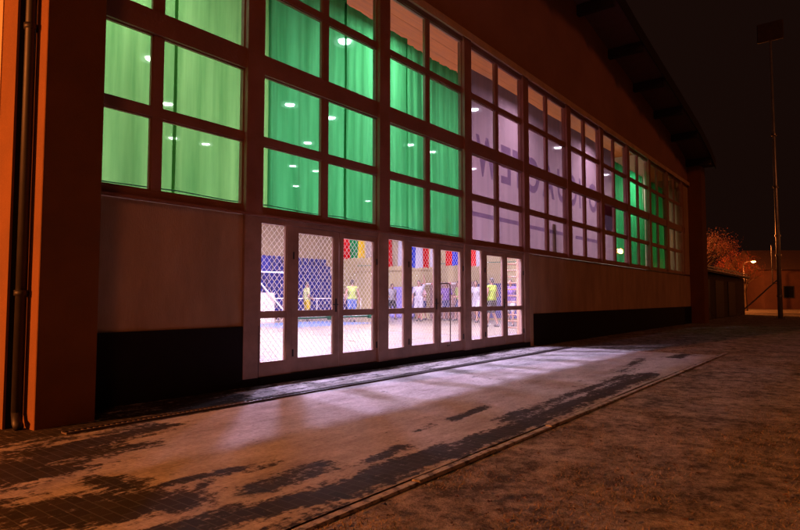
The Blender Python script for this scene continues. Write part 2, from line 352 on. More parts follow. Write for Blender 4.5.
# roof and outlookers
bm = bmesh.new(); up = [(x, z+.28) for x, z in PROF]; prism(bm, [(x, z+.004) for x, z in PROF] + up[::-1], -1.08, 24.6)
roof = hp('roof', bm, MAT['soffit'])
for i, xr in enumerate([2.9 + 2.72*k for k in range(-0, 11)]):
    bm = bmesh.new(); z = rz(xr); box(bm, xr-.10, xr+.10, -1.06, -.003, z-.30, z-.015)
    hp('rafter', bm, MAT['beam'], roof)
bm = bmesh.new()
for (a, za), (b, zb) in zip(PROF, PROF[1:]):
    va = [bm.verts.new(p) for p in ((a, -1.12, za-.10), (b, -1.12, zb-.10), (b, -1.12, zb+.32), (a, -1.12, za+.32))]
    vb = [bm.verts.new((v.co.x, -1.085, v.co.z)) for v in va]
    bm.faces.new(va); bm.faces.new(vb[::-1])
    for i in range(4): bm.faces.new((va[i], vb[i], vb[(i+1) % 4], va[(i+1) % 4]))
hp('bargeboard', bm, MAT['beam'], roof)
# downpipe
bm = bmesh.new(); tube(bm, [(2.035, -.40, .14), (2.035, -.40, 8.4)], .042, 14)
for z in (1.2, 3.6, 6.0): cyl(bm, (2.035, -.40, z), .054, .05, 14)
tube(bm, [(2.035, -.40, .16), (2.03, -.43, .08), (2.02, -.50, .05)], .042, 12)
hp('downpipe', bm, MAT['pipe'], smooth=True)

# windows: bays of eight panes
ZR = [(2.355, 3.200), (3.308, 4.1535), (4.419, 5.329), (5.435, 6.408)]
def window(xa, xb, thin=True, last=False):
    """xa = centre of the thick mullion on the left, xb = centre of the next one"""
    bm = bmesh.new(); l = xa - W2; r = xb - W2
    box(bm, l, xa+W2, -.06, .10, 2.262, 6.512)
    gl, gr = xa+W2, r
    zs = [(2.262, 2.355), (3.200, 3.308), (4.1535, 4.419), (5.329, 5.435), (6.408, 6.512)]
    for i, (a, b) in enumerate(zs): box(bm, gl, gr, -.03 if i == 2 else -.005, .085, a, b)
    for i, (a, b) in enumerate(ZR):
        if thin: mid = (xa+xb)/2; box(bm, mid-.058, mid+.058, .0, .08, a, b)
        # inner beads round each pane
    # glazing beads, set back
    cells = [(gl, (xa+xb)/2-.058), ((xa+xb)/2+.058, gr)] if thin else [(gl, gr)]
    for a, b in ZR:
        for c, d in cells:
            for q in ((c, c+.018, a, b), (d-.018, d, a, b), (c+.018, d-.018, a, a+.018), (c+.018, d-.018, b-.018, b)):
                box(bm, q[0], q[1], .012, .045, q[2], q[3])
    w = hp('window', bm, MAT['frame'])
    bm = bmesh.new()
    for a, b in ZR:
        for c, d in cells:
            dy = random.uniform(-.002, .002)
            v = [bm.verts.new((p, .048+dy+q, s)) for p, q, s in ((c, 0, a), (d, random.uniform(-.003, .003), a), (d, 0, b), (c, 0, b))]; bm.faces.new(v)
    hp('glass', bm, MAT['glass'], w)
    return w
for k in range(-1, 10):
    xa = x0_ + k*m_; xb = xa + m_
    if k == 9: window(xa, 29.36+W2, thin=False)
    else: window(xa, xb)

# glazed doors
handle_done = False
def pane(name, xa, xb, za, zb, gl, gr, gb, gt, rails, y0=0.0, y1=.05):
    bm = bmesh.new()
    box(bm, xa, gl, y0, y1, za, zb); box(bm, gr, xb, y0, y1, za, zb)
    box(bm, gl, gr, y0, y1, za, gb); box(bm, gl, gr, y0, y1, gt, zb)
    for a, b in rails: box(bm, gl, gr, y0+.004, y1-.004, a, b)
    for v in [(gl, gl+.014, gb, rails[0][0]), (gl, gl+.014, rails[0][1], gt), (gr-.014, gr, gb, rails[0][0]), (gr-.014, gr, rails[0][1], gt)]:
        box(bm, v[0], v[1], y0+.015, y1-.01, v[2], v[3])
    d = hp(name, bm, MAT['doorframe'])
    bm = bmesh.new()
    for a, b in ((gb, rails[0][0]), (rails[0][1], gt)):
        v = [bm.verts.new(p) for p in ((gl, y0+.03, a), (gr, y0+.03, a), (gr, y0+.03, b), (gl, y0+.03, b))]; bm.faces.new(v)
    hp('glass', bm, MAT['glass'], d)
    return d
for j in range(3):
    X = x0_ + j*m_
    bm = bmesh.new(); box(bm, X-W2, X+.10, -.045, .12, .125, 2.232)
    box(bm, X+.10, X+m_-W2, -.025, .10, 2.165, 2.231)
    if j == 2: box(bm, X+m_-W2, X+m_+.10, -.045, .12, .125, 2.232)
    hp('door_frame', bm, MAT['doorframe'])
    rail = [(.89, .985)]
    pane('sidelight', X+.10, X+.70, .125, 2.165, X+.155, X+.60, .315, 2.15, rail, -.012, .05)
    for s, (a, b, gl, gr) in enumerate(((.712, 1.640, .825, 1.545), (1.655, 2.535, 1.745, 2.475))):
        d = pane('door', X+a, X+b, .130, 2.160, X+gl, X+gr, .325, 2.075, rail, .0, .055)
        if j == 0:
            bm = bmesh.new(); tube(bm, [(X+gl-.03, .12, .865), (X+gr+.02, .12, .865)], .016, 10)
            for q in (gl-.02, gr+.01): box(bm, X+q-.02, X+q+.02, .06, .14, .83, .90)
            hp('push_bar', bm, MAT['green'], d)
        # hinges
        hx = X+a+.012 if s == 0 else X+b-.012
        for z in (.40, 1.75): bm = bmesh.new(); cyl(bm, (hx, -.012, z), .012, .10, 10); hp('hinge', bm, MAT['dark'], d)
        if j == 1 and s == 1:
            hx0, hx1 = X+gl-.02, X+gl+.205
            bm = bmesh.new(); tube(bm, [(hx0, -.002, 1.43), (hx0, -.06, 1.43), (hx0+.10, -.07, 1.435), (hx1-.03, -.07, 1.43), (hx1, -.07, 1.39), (hx1, -.07, .30), (hx1, -.06, .27), (hx1, -.002, .26)], .013, 10)
            hp('handle', bm, MAT['chrome'], d, smooth=True)
        elif s == 0:
            bm = bmesh.new(); box(bm, X+b-.075, X+b-.045, -.012, -.0, .95, 1.15); tube(bm, [(X+b-.06, -.01, 1.06), (X+b-.06, -.05, 1.06), (X+b-.17, -.05, 1.06)], .009, 8)
            hp('handle', bm, MAT['dark'], d)

# interior shell
bm = bmesh.new(); box(bm, HX0+.26, HX1-.26, .31, 23.98, .10, .15)
fl = M('sports_floor', (.20, .165, .115), .3, .05, 2, stretch=(3, .5, 1)); tag(obj('floor', bm, fl), kind='structure')
bm = bmesh.new()
zf = .153
def flat(bm, x0, x1, y0, y1, z, mi=0): 
    bm.faces.new([bm.verts.new(p) for p in ((x0, y0, z), (x1, y0, z), (x1, y1, z), (x0, y1, z))]).material_index = mi
flat(bm, 13.5, 18.6, 9.2, 12.6, zf+.001, 1)
for q in ((4, 23, 1.4, 1.45), (4, 23, 14.4, 14.45), (4, 4.05, 1.45, 14.4), (22.95, 23, 1.45, 14.4), (13.4, 13.45, 1.45, 14.4), (18.5, 18.55, 4.5, 11.3)):
    flat(bm, *q, zf+.004, 0)
tag(obj('court_markings', bm, [M('court_line', (.12, .16, .5), .4), M('court_blue', (.09, .15, .30), .35)]), kind='structure')
bm = bmesh.new(); 
for k in range(60): box(bm, HX0+.26, HX1-.26, .31+k*.39, .31+k*.39+.384, 6.95, 6.98+.004*(k % 2))
hp('ceiling', bm, MAT['wood'])
bm = bmesh.new(); box(bm, 24.3, 24.45, .31, 17.2, .151, 6.94); hp('partition_wall', bm, MAT['hallwall'])
bm = bmesh.new(); box(bm, HX0+.26, 24.29, 17.0, 17.15, .151, 6.94); hp('partition_wall', bm, MAT['hallpink'])
bm = bmesh.new(); box(bm, HX0+.27, HX0+.35, .32, 16.9, .151, 6.94); hp('partition_wall', bm, MAT['hallpink'])
# pads on the end wall: blue padding with pale lattice
bm = bmesh.new(); xx = .6
while xx < 8.1: box(bm, 24.22, 24.29, xx, xx+.96, .25, 1.85); xx += 1.0
hp('wall_padding', bm, MAT['bluepad'])
# timber wall bars close behind the right-hand doors
wb = empty('wall_bars', 'wooden gymnastics wall bars just inside the rightmost glass door', 'wall bars', (15.2, 1.47, .15))
wm = M('varnished_wood', (.26, .11, .06), .45, .2, 4)
for y in (-.36, .36):
    obj('upright', bbox(-.04, .08, y-.025, y+.025, 0, 2.75, bev=.004), wm, wb)
for k in range(14):
    bm = bmesh.new(); tube(bm, [(.0, -.34, .18+k*.18), (.0, .34, .18+k*.18)], .02, 8); obj('rung', bm, wm, wb, smooth=True)
bm = bmesh.new(); box(bm, 15.32, 15.44, .32, 1.08, .151, 3.2); hp('partition_stub', bm, MAT['hallpink'])

# ------------------------------------------------------------------ safety net behind the glass
def net(xa, xb, za, zb, y, w=.09, h=.098, r=.0034):
    bm = bmesh.new()
    def disp(x, z): 
        return Vector((x + .010*noise.noise(Vector((x*1.3, z*1.3, 1))), y + .02*noise.noise(Vector((x*.8, z*.8, 5))), z + .012*noise.noise(Vector((x*1.1, z*1.1, 9)))))
    sl = h/w
    for sgn in (1, -1):
        c = xa - (zb-za)/sl if sgn > 0 else xa
        c1 = xb if sgn > 0 else xb + (zb-za)/sl
        n = int((c1-c)/w)
        for i in range(n+1):
            xs = c + i*w; pts = []; steps = max(2, int((zb-za)/.18))
            t0 = 0; 
            for s in range(steps+1):
                z = za + (zb-za)*s/steps; x = xs + sgn*(z-za)/sl
                if xa-.001 <= x <= xb+.001: pts.append(disp(x, z))
            if len(pts) >= 2: tube(bm, pts, r, 4, cap=False)
    tube(bm, [(xa, y, za), (xb, y, za)], .008, 5); tube(bm, [(xa, y, zb), (xb, y, zb)], .008, 5)
    return bm
def netmat():
    m = cloth('white_net_cord', (.92, .88, .80), (.85, .8, .74), 0.0, .6); return m
NM = netmat()
tag(obj('safety_net', net(4.97, 7.78, .17, 2.2, .20), NM), 'coarse white diamond ball net hanging right behind the three leftmost glass panes', 'safety net')
tag(obj('safety_net', net(7.80, 12.92, .17, 2.2, .20, r=.0019), NM), 'finer white diamond ball net hanging behind the middle and right glass doors', 'safety net')

# ------------------------------------------------------------------ curtains and banner
def drape(name, xa, xb, za, zb, y, amp, lam, mat, label, cat, group=None, seed=0, sag=.0, thick=0.0):
    bm = bmesh.new(); nx = max(20, int((xb-xa)/.03)); nz = 26; V = []
    for j in range(nz+1):
        z = za + (zb-za)*j/nz; row = []
        for i in range(nx+1):
            x = xa + (xb-xa)*i/nx; ph = x*2*math.pi/lam
            w = math.sin(ph + 2.2*noise.noise(Vector((x*.9, seed, 0)))) + .5*math.sin(2.3*ph+seed)
            a = amp*(.45 + .9*abs(noise.noise(Vector((x*.6, seed*2.1, 4)))))*(.3+.7*(1-j/nz))
            zz = z
            if j == nz: zz -= sag*(.5+.5*math.sin(x*3.1+seed))
            row.append(bm.verts.new((x, y + a*w + .03*noise.noise(Vector((x*.7, z*.5, seed))), zz)))
        V.append(row)
    for j in range(nz):
        for i in range(nx): bm.faces.new((V[j][i], V[j][i+1], V[j+1][i+1], V[j+1][i]))
    o = obj(name, bm, mat, smooth=True)
    return tag(o, label, cat, group)
G1 = cloth('green_curtain_near', (.090, .225, .052), (.028, .12, .022), .06, tint=(.5, .7, .45))  # darker vertical streaks in the green cloths paint the fold shading
G2 = cloth('green_curtain', (.034, .215, .058), (.009, .095, .020), .055, tint=(.4, .7, .5))
G3 = cloth('green_curtain_far', (.018, .26, .06), (.008, .13, .025), .03)
BN = cloth('white_banner', (.125, .078, .078), (.085, .055, .058), .035, .7, tint=(.7, .6, .7))
BG = cloth('beige_curtain', (.30, .22, .13), (.22, .16, .09), .02)
CG = 'sheer green curtains hanging inside the window wall'
CUR = [(2.28, 3.98, G1, .03, .9, 'yellowish green sheer curtain filling the first pane column beside the left pillar', 6.9),
       (3.93, 5.45, G1, .035, .8, 'lime tinted green curtain left of the first full-height thick mullion', 6.9),
       (5.40, 7.05, G2, .04, .55, 'smooth mid green curtain above the two leftmost glass doors', 6.9),
       (7.00, 8.75, G2, .05, .42, 'softly pleated green curtain with the brightest lamp glow high behind it', 6.12),
       (8.70, 10.72, G2, .075, .30, 'deeply pleated green curtain next to the white lettered banner', 6.02)]
for xa, xb, mt, am, lm, lb, zt in CUR:
    c = drape('curtain', xa, xb, 2.33, zt, .42+random.uniform(-.012, .012), am, lm, mt, lb, 'curtain', CG, seed=xa, sag=.02)
    bm = bmesh.new(); tube(bm, [(xa+.02, .37, 2.47-.012*math.sin(xa*3)), ((xa+xb)/2, .37, 2.455), (xb-.02, .37, 2.475)], .008, 6); obj('hem_cord', bm, MAT['green'], c)
for xa, xb, mt, am, lm, lb in ((20.62, 22.4, G3, .05, .35, 'dark green curtain immediately right of the crested white banner'),
                              (22.35, 24.2, G3, .07, .3, 'green curtain with a yellow lit slit at its edge'),
                              (24.27, 27.4, G3, .07, .3, 'darkest green curtain near the far end of the window wall')):
    drape('curtain', xa, xb, 2.33, 6.0, .42, am, lm, mt, lb, 'curtain', CG, seed=xa)
drape('curtain', 27.5, 30.4, 2.33, 6.3, .42, .06, .3, BG, 'beige curtain in the last window bay at the far right end', 'curtain', seed=3)
ban = drape('banner', 10.66, 20.55, 2.33, 6.25, .38, .014, 1.1, BN, 'long white fabric banner with mirrored capital letters hung inside the middle windows', 'banner', seed=5)
LM = cloth('banner_print', (.10, .07, .16), (.08, .06, .14), .88, .5, tint=(.78, .72, .86))
def letter(ch, xa, xb, za, zb):
    cu = bpy.data.curves.new('t', 'FONT'); cu.body = ch; cu.extrude = .001; cu.offset = .028; o = bpy.data.objects.new('t', cu); COL.objects.link(o)
    dg = bpy.context.evaluated_depsgraph_get(); me = bpy.data.meshes.new_from_object(o.evaluated_get(dg)); bpy.data.objects.remove(o)
    xs = [v.co.x for v in me.vertices]; ys = [v.co.y for v in me.vertices]
    x0, x1, y0, y1 = min(xs), max(xs), min(ys), max(ys)
    for v in me.vertices:
        v.co = Vector((xb - (v.co.x-x0)/(x1-x0)*(xb-xa), .335 + v.co.z, za + (v.co.y-y0)/(y1-y0)*(zb-za)))   # mirrored: it faces the hall
    me.materials.append(LM); link(bpy.data.objects.new('letter', me), ban)
for ch, xa, xb in (('W', 11.15, 12.15), ('E', 12.30, 12.80), ('T', 12.90, 13.50), ('C', 13.72, 14.42), ('A', 14.62, 15.40), ('U', 15.62, 16.22), ('C', 16.45, 17.05), ('I', 17.25, 17.36), ('O', 18.05, 18.80)):
    letter(ch, xa, xb, 3.88, 4.80)
# stripe and crest on the banner
bm = bmesh.new(); 
for q in ((10.9, 13.2, 2.95, 3.05), (13.6, 16.4, 2.93, 3.03), (16.9, 18.9, 2.92, 3.02)): box(bm, q[0], q[1], .333, .336, q[2], q[3])
obj('stripe', bm, LM, ban)
bm = bmesh.new(); cx, cz, R = 19.9, 3.95, .62
pts = [(cx + R*math.cos(t), cz + R*math.sin(t)*.9) for t in [math.pi*2*k/32 for k in range(32)]]
prism(bm, pts, .328, .331); obj('crest', bm, cloth('crest_grey', (.10, .09, .13), (.08, .07, .1), .5, .5, tint=(.75, .7, .8)), ban)
bm = bmesh.new(); box(bm, cx-.52, cx+.52, .322, .325, cz-.02, cz+.46); obj('crest_field', bm, cloth('crest_red', (.30, .04, .04), (.25, .03, .03), .5, .6, tint=(.9, .4, .4)), ban)
# bright slit: a gap left between the green curtains shows the lit hall behind

# ------------------------------------------------------------------ hall lamps
ZL = 6.06
LAMPW = 350
lens = emis('lamp_lens', (.93, .90, 1.0), 160); halo = emis('lamp_halo', (.93, .88, 1.0), 5)  # second material: glowing ring that imitates the halo round each lamp
LP = {}
def lamp_positions():
    O = Vector((0, -6.2155, 1.0)); out = []
    raw = [(8.82, 9.87), (15.36, 16.92), (11.29, 13.2), (13.89, 17.19), (11.45, 4.61), (14.06, 9.79), (16.07, 9.7), (18.07, 13.12), (20.78, 17.15), (22.38, 17.07), (24.65, 21.2), (31.65, 21.35),
           (18.62, 4.8), (24.51, 7.75), (25.88, 7.62), (27.21, 9.97), (25.79, 4.55), (33.14, 4.8), (21.16, 9.68), (22.83, 9.62), (4.3, 4.7), (5.2, 13.0), (6.96, 9.75)]  # last three: unseen lamps continuing the rows, added for brightness
    for x, y in raw: out.append((x*.7, -6.2155 + (y+6.2155)*.7))
    return out
ld = bpy.data.lights.new('lamp_light', 'AREA'); ld.shape = 'DISK'; ld.size = .42; ld.energy = LAMPW; ld.color = (.80, .66, 1.0)
lb_bm = bmesh.new(); cyl(lb_bm, (0, 0, .10), .25, .16, 24, .12); cyl(lb_bm, (0, 0, .22), .09, .12, 16); tube(lb_bm, [(0, 0, .28), (0, 0, .88)], .012, 6)
LPOS = lamp_positions()
desc = ['over the near left of the court', 'far back on the left', 'mid depth on the left', 'far back beside another lamp on the left', 'nearest and brightest behind the pleated green curtain', 'mid depth behind the smooth green curtain',
        'beside its twin at mid depth behind the green curtain', 'third row behind the green curtain', 'fourth row left lamp of a pair', 'fourth row right lamp of a pair', 'deep in the hall low behind the green panes', 'farthest of all lamps by the end wall',
        'nearest behind the W of the white banner', 'left one of two close together behind the banner', 'right one of two close together behind the banner', 'lowest one behind the banner left edge', 'behind the middle of the banner above the letters', 'behind the crested end of the banner',
        'left of a pair behind the last near green curtain', 'right of a pair behind the last near green curtain', 'unseen beyond the left pillar, added for brightness', 'unseen in the back left corner, added for brightness', 'second row out of sight behind the left pillar, added for brightness']
ldb = ld.copy(); ldb.energy = LAMPW*4.2; ldb.color = (.74, .58, 1.0)
for i, (x, y) in enumerate(LPOS):
    r = empty('ceiling_lamp', 'round hall ceiling lamp, ' + desc[i], 'lamp', (x, y, ZL), group='round lamps hanging under the hall ceiling')
    if i == 0:
        h = obj('housing', lb_bm, MAT['white'], r, smooth=False); b2 = bmesh.new(); cyl(b2, (0, 0, -.004), .115, .03, 24); le = obj('lens', b2, lens, r); b3 = bmesh.new(); tube(b3, [(0, 0, .03), (0, 0, -.035)], [.15, .215], 24, cap=False); sd_ = obj('halo_ring', b3, halo, r); hm, lm = h.data, le.data
    else:
        link(bpy.data.objects.new('housing', hm), r); link(bpy.data.objects.new('lens', lm), r); link(bpy.data.objects.new('halo_ring', sd_.data), r)
    lo = bpy.data.objects.new('lamp_light', ldb if i in (0, 5) else ld); link(lo, r); lo.location = (0, 0, -.03)
# weaker lamp in the end room
ld2 = bpy.data.lights.new('room_light', 'AREA'); ld2.shape = 'DISK'; ld2.size = .4; ld2.energy = 480; ld2.color = (1, .86, .70)
for x, y in ((27.2, 4.5),):
    r = empty('ceiling_lamp', 'dim warm ceiling lamp in the end room behind the last windows', 'lamp', (x, y, ZL))
    link(bpy.data.objects.new('housing', hm), r); link(bpy.data.objects.new('lens', lm), r); lo = bpy.data.objects.new('room_light', ld2); link(lo, r); lo.location = (0, 0, -.03)

# ------------------------------------------------------------------ bleachers
bl = empty('bleacher', 'raked stand of blue plastic seats along the back wall seen through the left doors', 'bleacher', (18.6, 14.6, .15))
steps = 7; concrete = M('stand_concrete', (.58, .46, .38), .8, .1)
bm = bmesh.new()
for s in range(steps): box(bm, -1.9, 4.8, s*.33, 2.39, 0 if s == 0 else s*.42-.42, s*.42 + .001 if s else .02)
obj('tier', bm, concrete, bl)
sb = bmesh.new(); box(sb, -.19, .19, -.02, .20, .22, .26); box(sb, -.19, .19, .18, .22, .26, .62); box(sb, -.03, .03, .05, .12, .0, .22); bevel_all(sb, .01)
sm_ = None
for s in range(steps):
    for k in range(14):
        if sm_ is None: o = obj('seat', sb, MAT['blue'], bl); sm_ = o.data
        else: o = link(bpy.data.objects.new('seat', sm_), bl)
        o.location = (-1.68 + k*.45, s*.33+.04, s*.42)
bm = bmesh.new(); tube(bm, [(-1.9, -.05, 1.0), (4.7, -.05, 1.0)], .025, 6)
for x in (-1.9, -.2, 1.5, 3.1, 4.7): tube(bm, [(x, -.05, 0), (x, -.05, 1.0)], .02, 6)
obj('guard_rail', bm, MAT['white'], bl)
st = empty('bleacher', 'blue seat block with pale stair flank at the far left of the hall', 'bleacher', (14.6, 13.4, .15))
bm = bmesh.new()
for s in range(8): box(bm, -.1, 1.0, s*.33, 2.9, 0 if s == 0 else s*.42-.42, s*.42 + .001 if s else .02)
box(bm, 1.001, 1.9, 0, .12, 0, 1.25)
obj('tier', bm, concrete, st)
for s in range(8):
    for k in range(2):
        o = link(bpy.data.objects.new('seat', sm_), st); o.location = (.15 + k*.46, s*.33+.04, s*.42)
for (a, b, z0, z1) in ((.9, 2.6, 2.2, 2.9),):
    bm = bmesh.new(); box(bm, a-1.4, b, 1.2, 1.3, z0, z1); obj('panel', bm, MAT['blue'], st)
bm = bmesh.new(); tube(bm, [(-.6, -.05, 2.1), (2.6, -.05, 2.12)], .03, 6); tube(bm, [(.6, -.05, 2.1), (2.3, -.1, .5)], .03, 6); obj('guard_rail', bm, MAT['white'], st)

# net-fronted panel (small handball goal) on the end wall
gl = empty('handball_goal', 'small goal with red and white posts and brown net against the end wall', 'goal', (23.2, 9.35, .15))
rw = [M('goal_red', (.5, .04, .04), .4), MAT['white']]
for nm, a, b in (('post', (0, -1.3, 0), (0, -1.3, 1.7)), ('post', (0, 1.3, 0), (0, 1.3, 1.7)), ('crossbar', (0, -1.34, 1.7), (0, 1.34, 1.7))):
    bm = bmesh.new(); A, B = Vector(a), Vector(b); n = 7
    for i in range(n):
        s0 = len(bm.faces); tube(bm, [A+(B-A)*i/n, A+(B-A)*(i+1)/n], .045, 6); bm.faces.ensure_lookup_table()
        for f in bm.faces[s0:]: f.material_index = i % 2
    obj(nm, bm, rw, gl)
bm = bmesh.new()
for i in range(27): y = -1.3+i*.1; tube(bm, [(.02, y, 1.68), (.55, y, .9), (.8, y, .02)], .009, 3, cap=False)
for i in range(16):
    z = .05+i*.11; tube(bm, [(.8-.45*z*.9, -1.3, z), (.8-.45*z*.9, 1.3, z)], .009, 3, cap=False)
obj('net', bm, M('brown_net', (.16, .07, .08), .8), gl)
bm = bmesh.new(); box(bm, 24.18, 24.29, 8.15, 10.7, .16, 1.95); hp('wall_padding', bm, M('maroon_padding', (.36, .22, .22), .7, .3, 9))
# purple gym ball-like backdrop: a lilac crash mat leaning on the wall
tag(obj('crash_mat', bbox(23.75, 24.15, 11.6, 13.0, .152, 1.75, bev=.06), M('lilac_mat', (.25, .22, .60), .6, .1)), 'lilac blue crash mat stood upright against the cream end wall', 'mat')

# ------------------------------------------------------------------ flags
def fm(n, c):
    c = tuple(x**1.25*.72 for x in c); return cloth('flag_'+n, c, tuple(x*.85 for x in c), 0, .45)
FC = {'red': fm('red', (.62, .01, .015)), 'green': fm('green', (.01, .28, .09)), 'yellow': fm('yellow', (.85, .62, .03)), 'white': fm('white', (.6, .58, .66)), 'blue': fm('blue', (.05, .09, .55)), 'grey': fm('grey', (.48, .42, .36)), 'mint': fm('mint', (.35, .62, .50)), 'cream': fm('cream', (.48, .40, .28))}
def flag(ya, yb, zb, cols, label, X=21.0):
    """hung vertically, stripes side by side; ya > yb (left to right in the picture)"""
    r = empty('flag', label, 'flag', (X, (ya+yb)/2, 4.6), group='flags hung in a row under the hall ceiling')
    n = len(cols); w = (ya-yb)/n
    for i, c in enumerate(cols):
        bm = bmesh.new(); nx, nz = 6, 16; V = []; L = 4.55-zb-.15
        for j in range(nz+1):
            V.append([bm.verts.new((.05*math.sin((ya-w*i-w*k/nx)*7+j*.12), ya-w*i-w*k/nx-(ya+yb)/2, -L*j/nz - .02*math.sin(k+i))) for k in range(nx+1)])
        for j in range(nz):
            for k in range(nx): bm.faces.new((V[j][k], V[j][k+1], V[j+1][k+1], V[j+1][k]))
        obj('stripe', bm, FC[c], r, smooth=True)
    bm = bmesh.new(); tube(bm, [(0, (ya-yb)/2+.1, .02), (0, -(ya-yb)/2-.1, .02)], .018, 6); obj('rod', bm, MAT['white'], r)
    bm = bmesh.new(); 
    for q in (-1, 1): tube(bm, [(0, q*(ya-yb)/2, .02), (0, q*.3, 2.32)], .006, 4)
    obj('cord', bm, MAT['dark'], r)
flag(13.68, 12.24, 2.90, ['red', 'green', 'yellow'], 'vertical red green and yellow striped flag, leftmost in the row')
flag(12.16, 11.50, 2.88, ['grey', 'mint'], 'pale grey and mint flag beside the yellow striped one')
flag(10.95, 9.85, 2.42, ['red', 'cream', 'white'], 'red cream and lilac white flag just left of the blue white and red one')
flag(9.62, 8.50, 2.30, ['blue', 'white', 'red'], 'blue white and red vertical tricolour flag')
flag(8.44, 8.05, 2.33, ['white'], 'narrow plain white flag right of the blue white and red tricolour')
flag(7.62, 6.78, 2.35, ['red', 'blue', 'white'], 'red blue and white striped flag above the door with the tall handle')
flag(6.55, 5.80, 2.28, ['red', 'white'], 'red and white half-and-half flag, right of the centre')
flag(5.60, 4.95, 2.95, ['mint', 'grey'], 'short mint and grey flag, rightmost in the row')
bm = bmesh.new(); tube(bm, [(24.1, 15.5, 2.95), (24.1, 1.5, 2.75)], .02, 6); tag(obj('rope', bm, MAT['green']), 'long cord strung across the cream end wall below the flags', 'rope')

# ------------------------------------------------------------------ people
SK = M('skin', (.26, .13, .09), .55, .06, 20); SK2 = M('skin_tanned', (.42, .24, .16), .55, .06, 20)
HR = M('dark_hair', (.03, .02, .015), .6); SHOE = M('shoe', (.07, .06, .07), .5); SHW = M('white_shoe', (.7, .7, .7), .5)
def capsule(bm, a, b, ra, rb, n=12):
    a, b = Vector(a), Vector(b); d = (b-a); L = d.length or 1e-4; d.normalize()
    pts = [a - d*ra*.85]; rs = [ra*.5]
    pts += [a, b]; rs += [ra, rb]; pts.append(b + d*rb*.85); rs.append(rb*.5)
    tube(bm, pts, rs, n)
def remesh(bm, vox, name, mat, parent, smooth=True, it=4):
    me = bpy.data.meshes.new(name); bm.to_mesh(me); bm.free(); o = bpy.data.objects.new(name, me); COL.objects.link(o)
    md = o.modifiers.new('r', 'REMESH'); md.mode = 'VOXEL'; md.voxel_size = vox
    ms = o.modifiers.new('s', 'SMOOTH'); ms.iterations = it; ms.factor = .5
    dg = bpy.context.evaluated_depsgraph_get(); m2 = bpy.data.meshes.new_from_object(o.evaluated_get(dg)); bpy.data.objects.remove(o)
    m2.name = name; m2.materials.clear(); m2.materials.append(mat)
    for p in m2.polygons: p.use_smooth = True
    return link(bpy.data.objects.new(name, m2), parent)
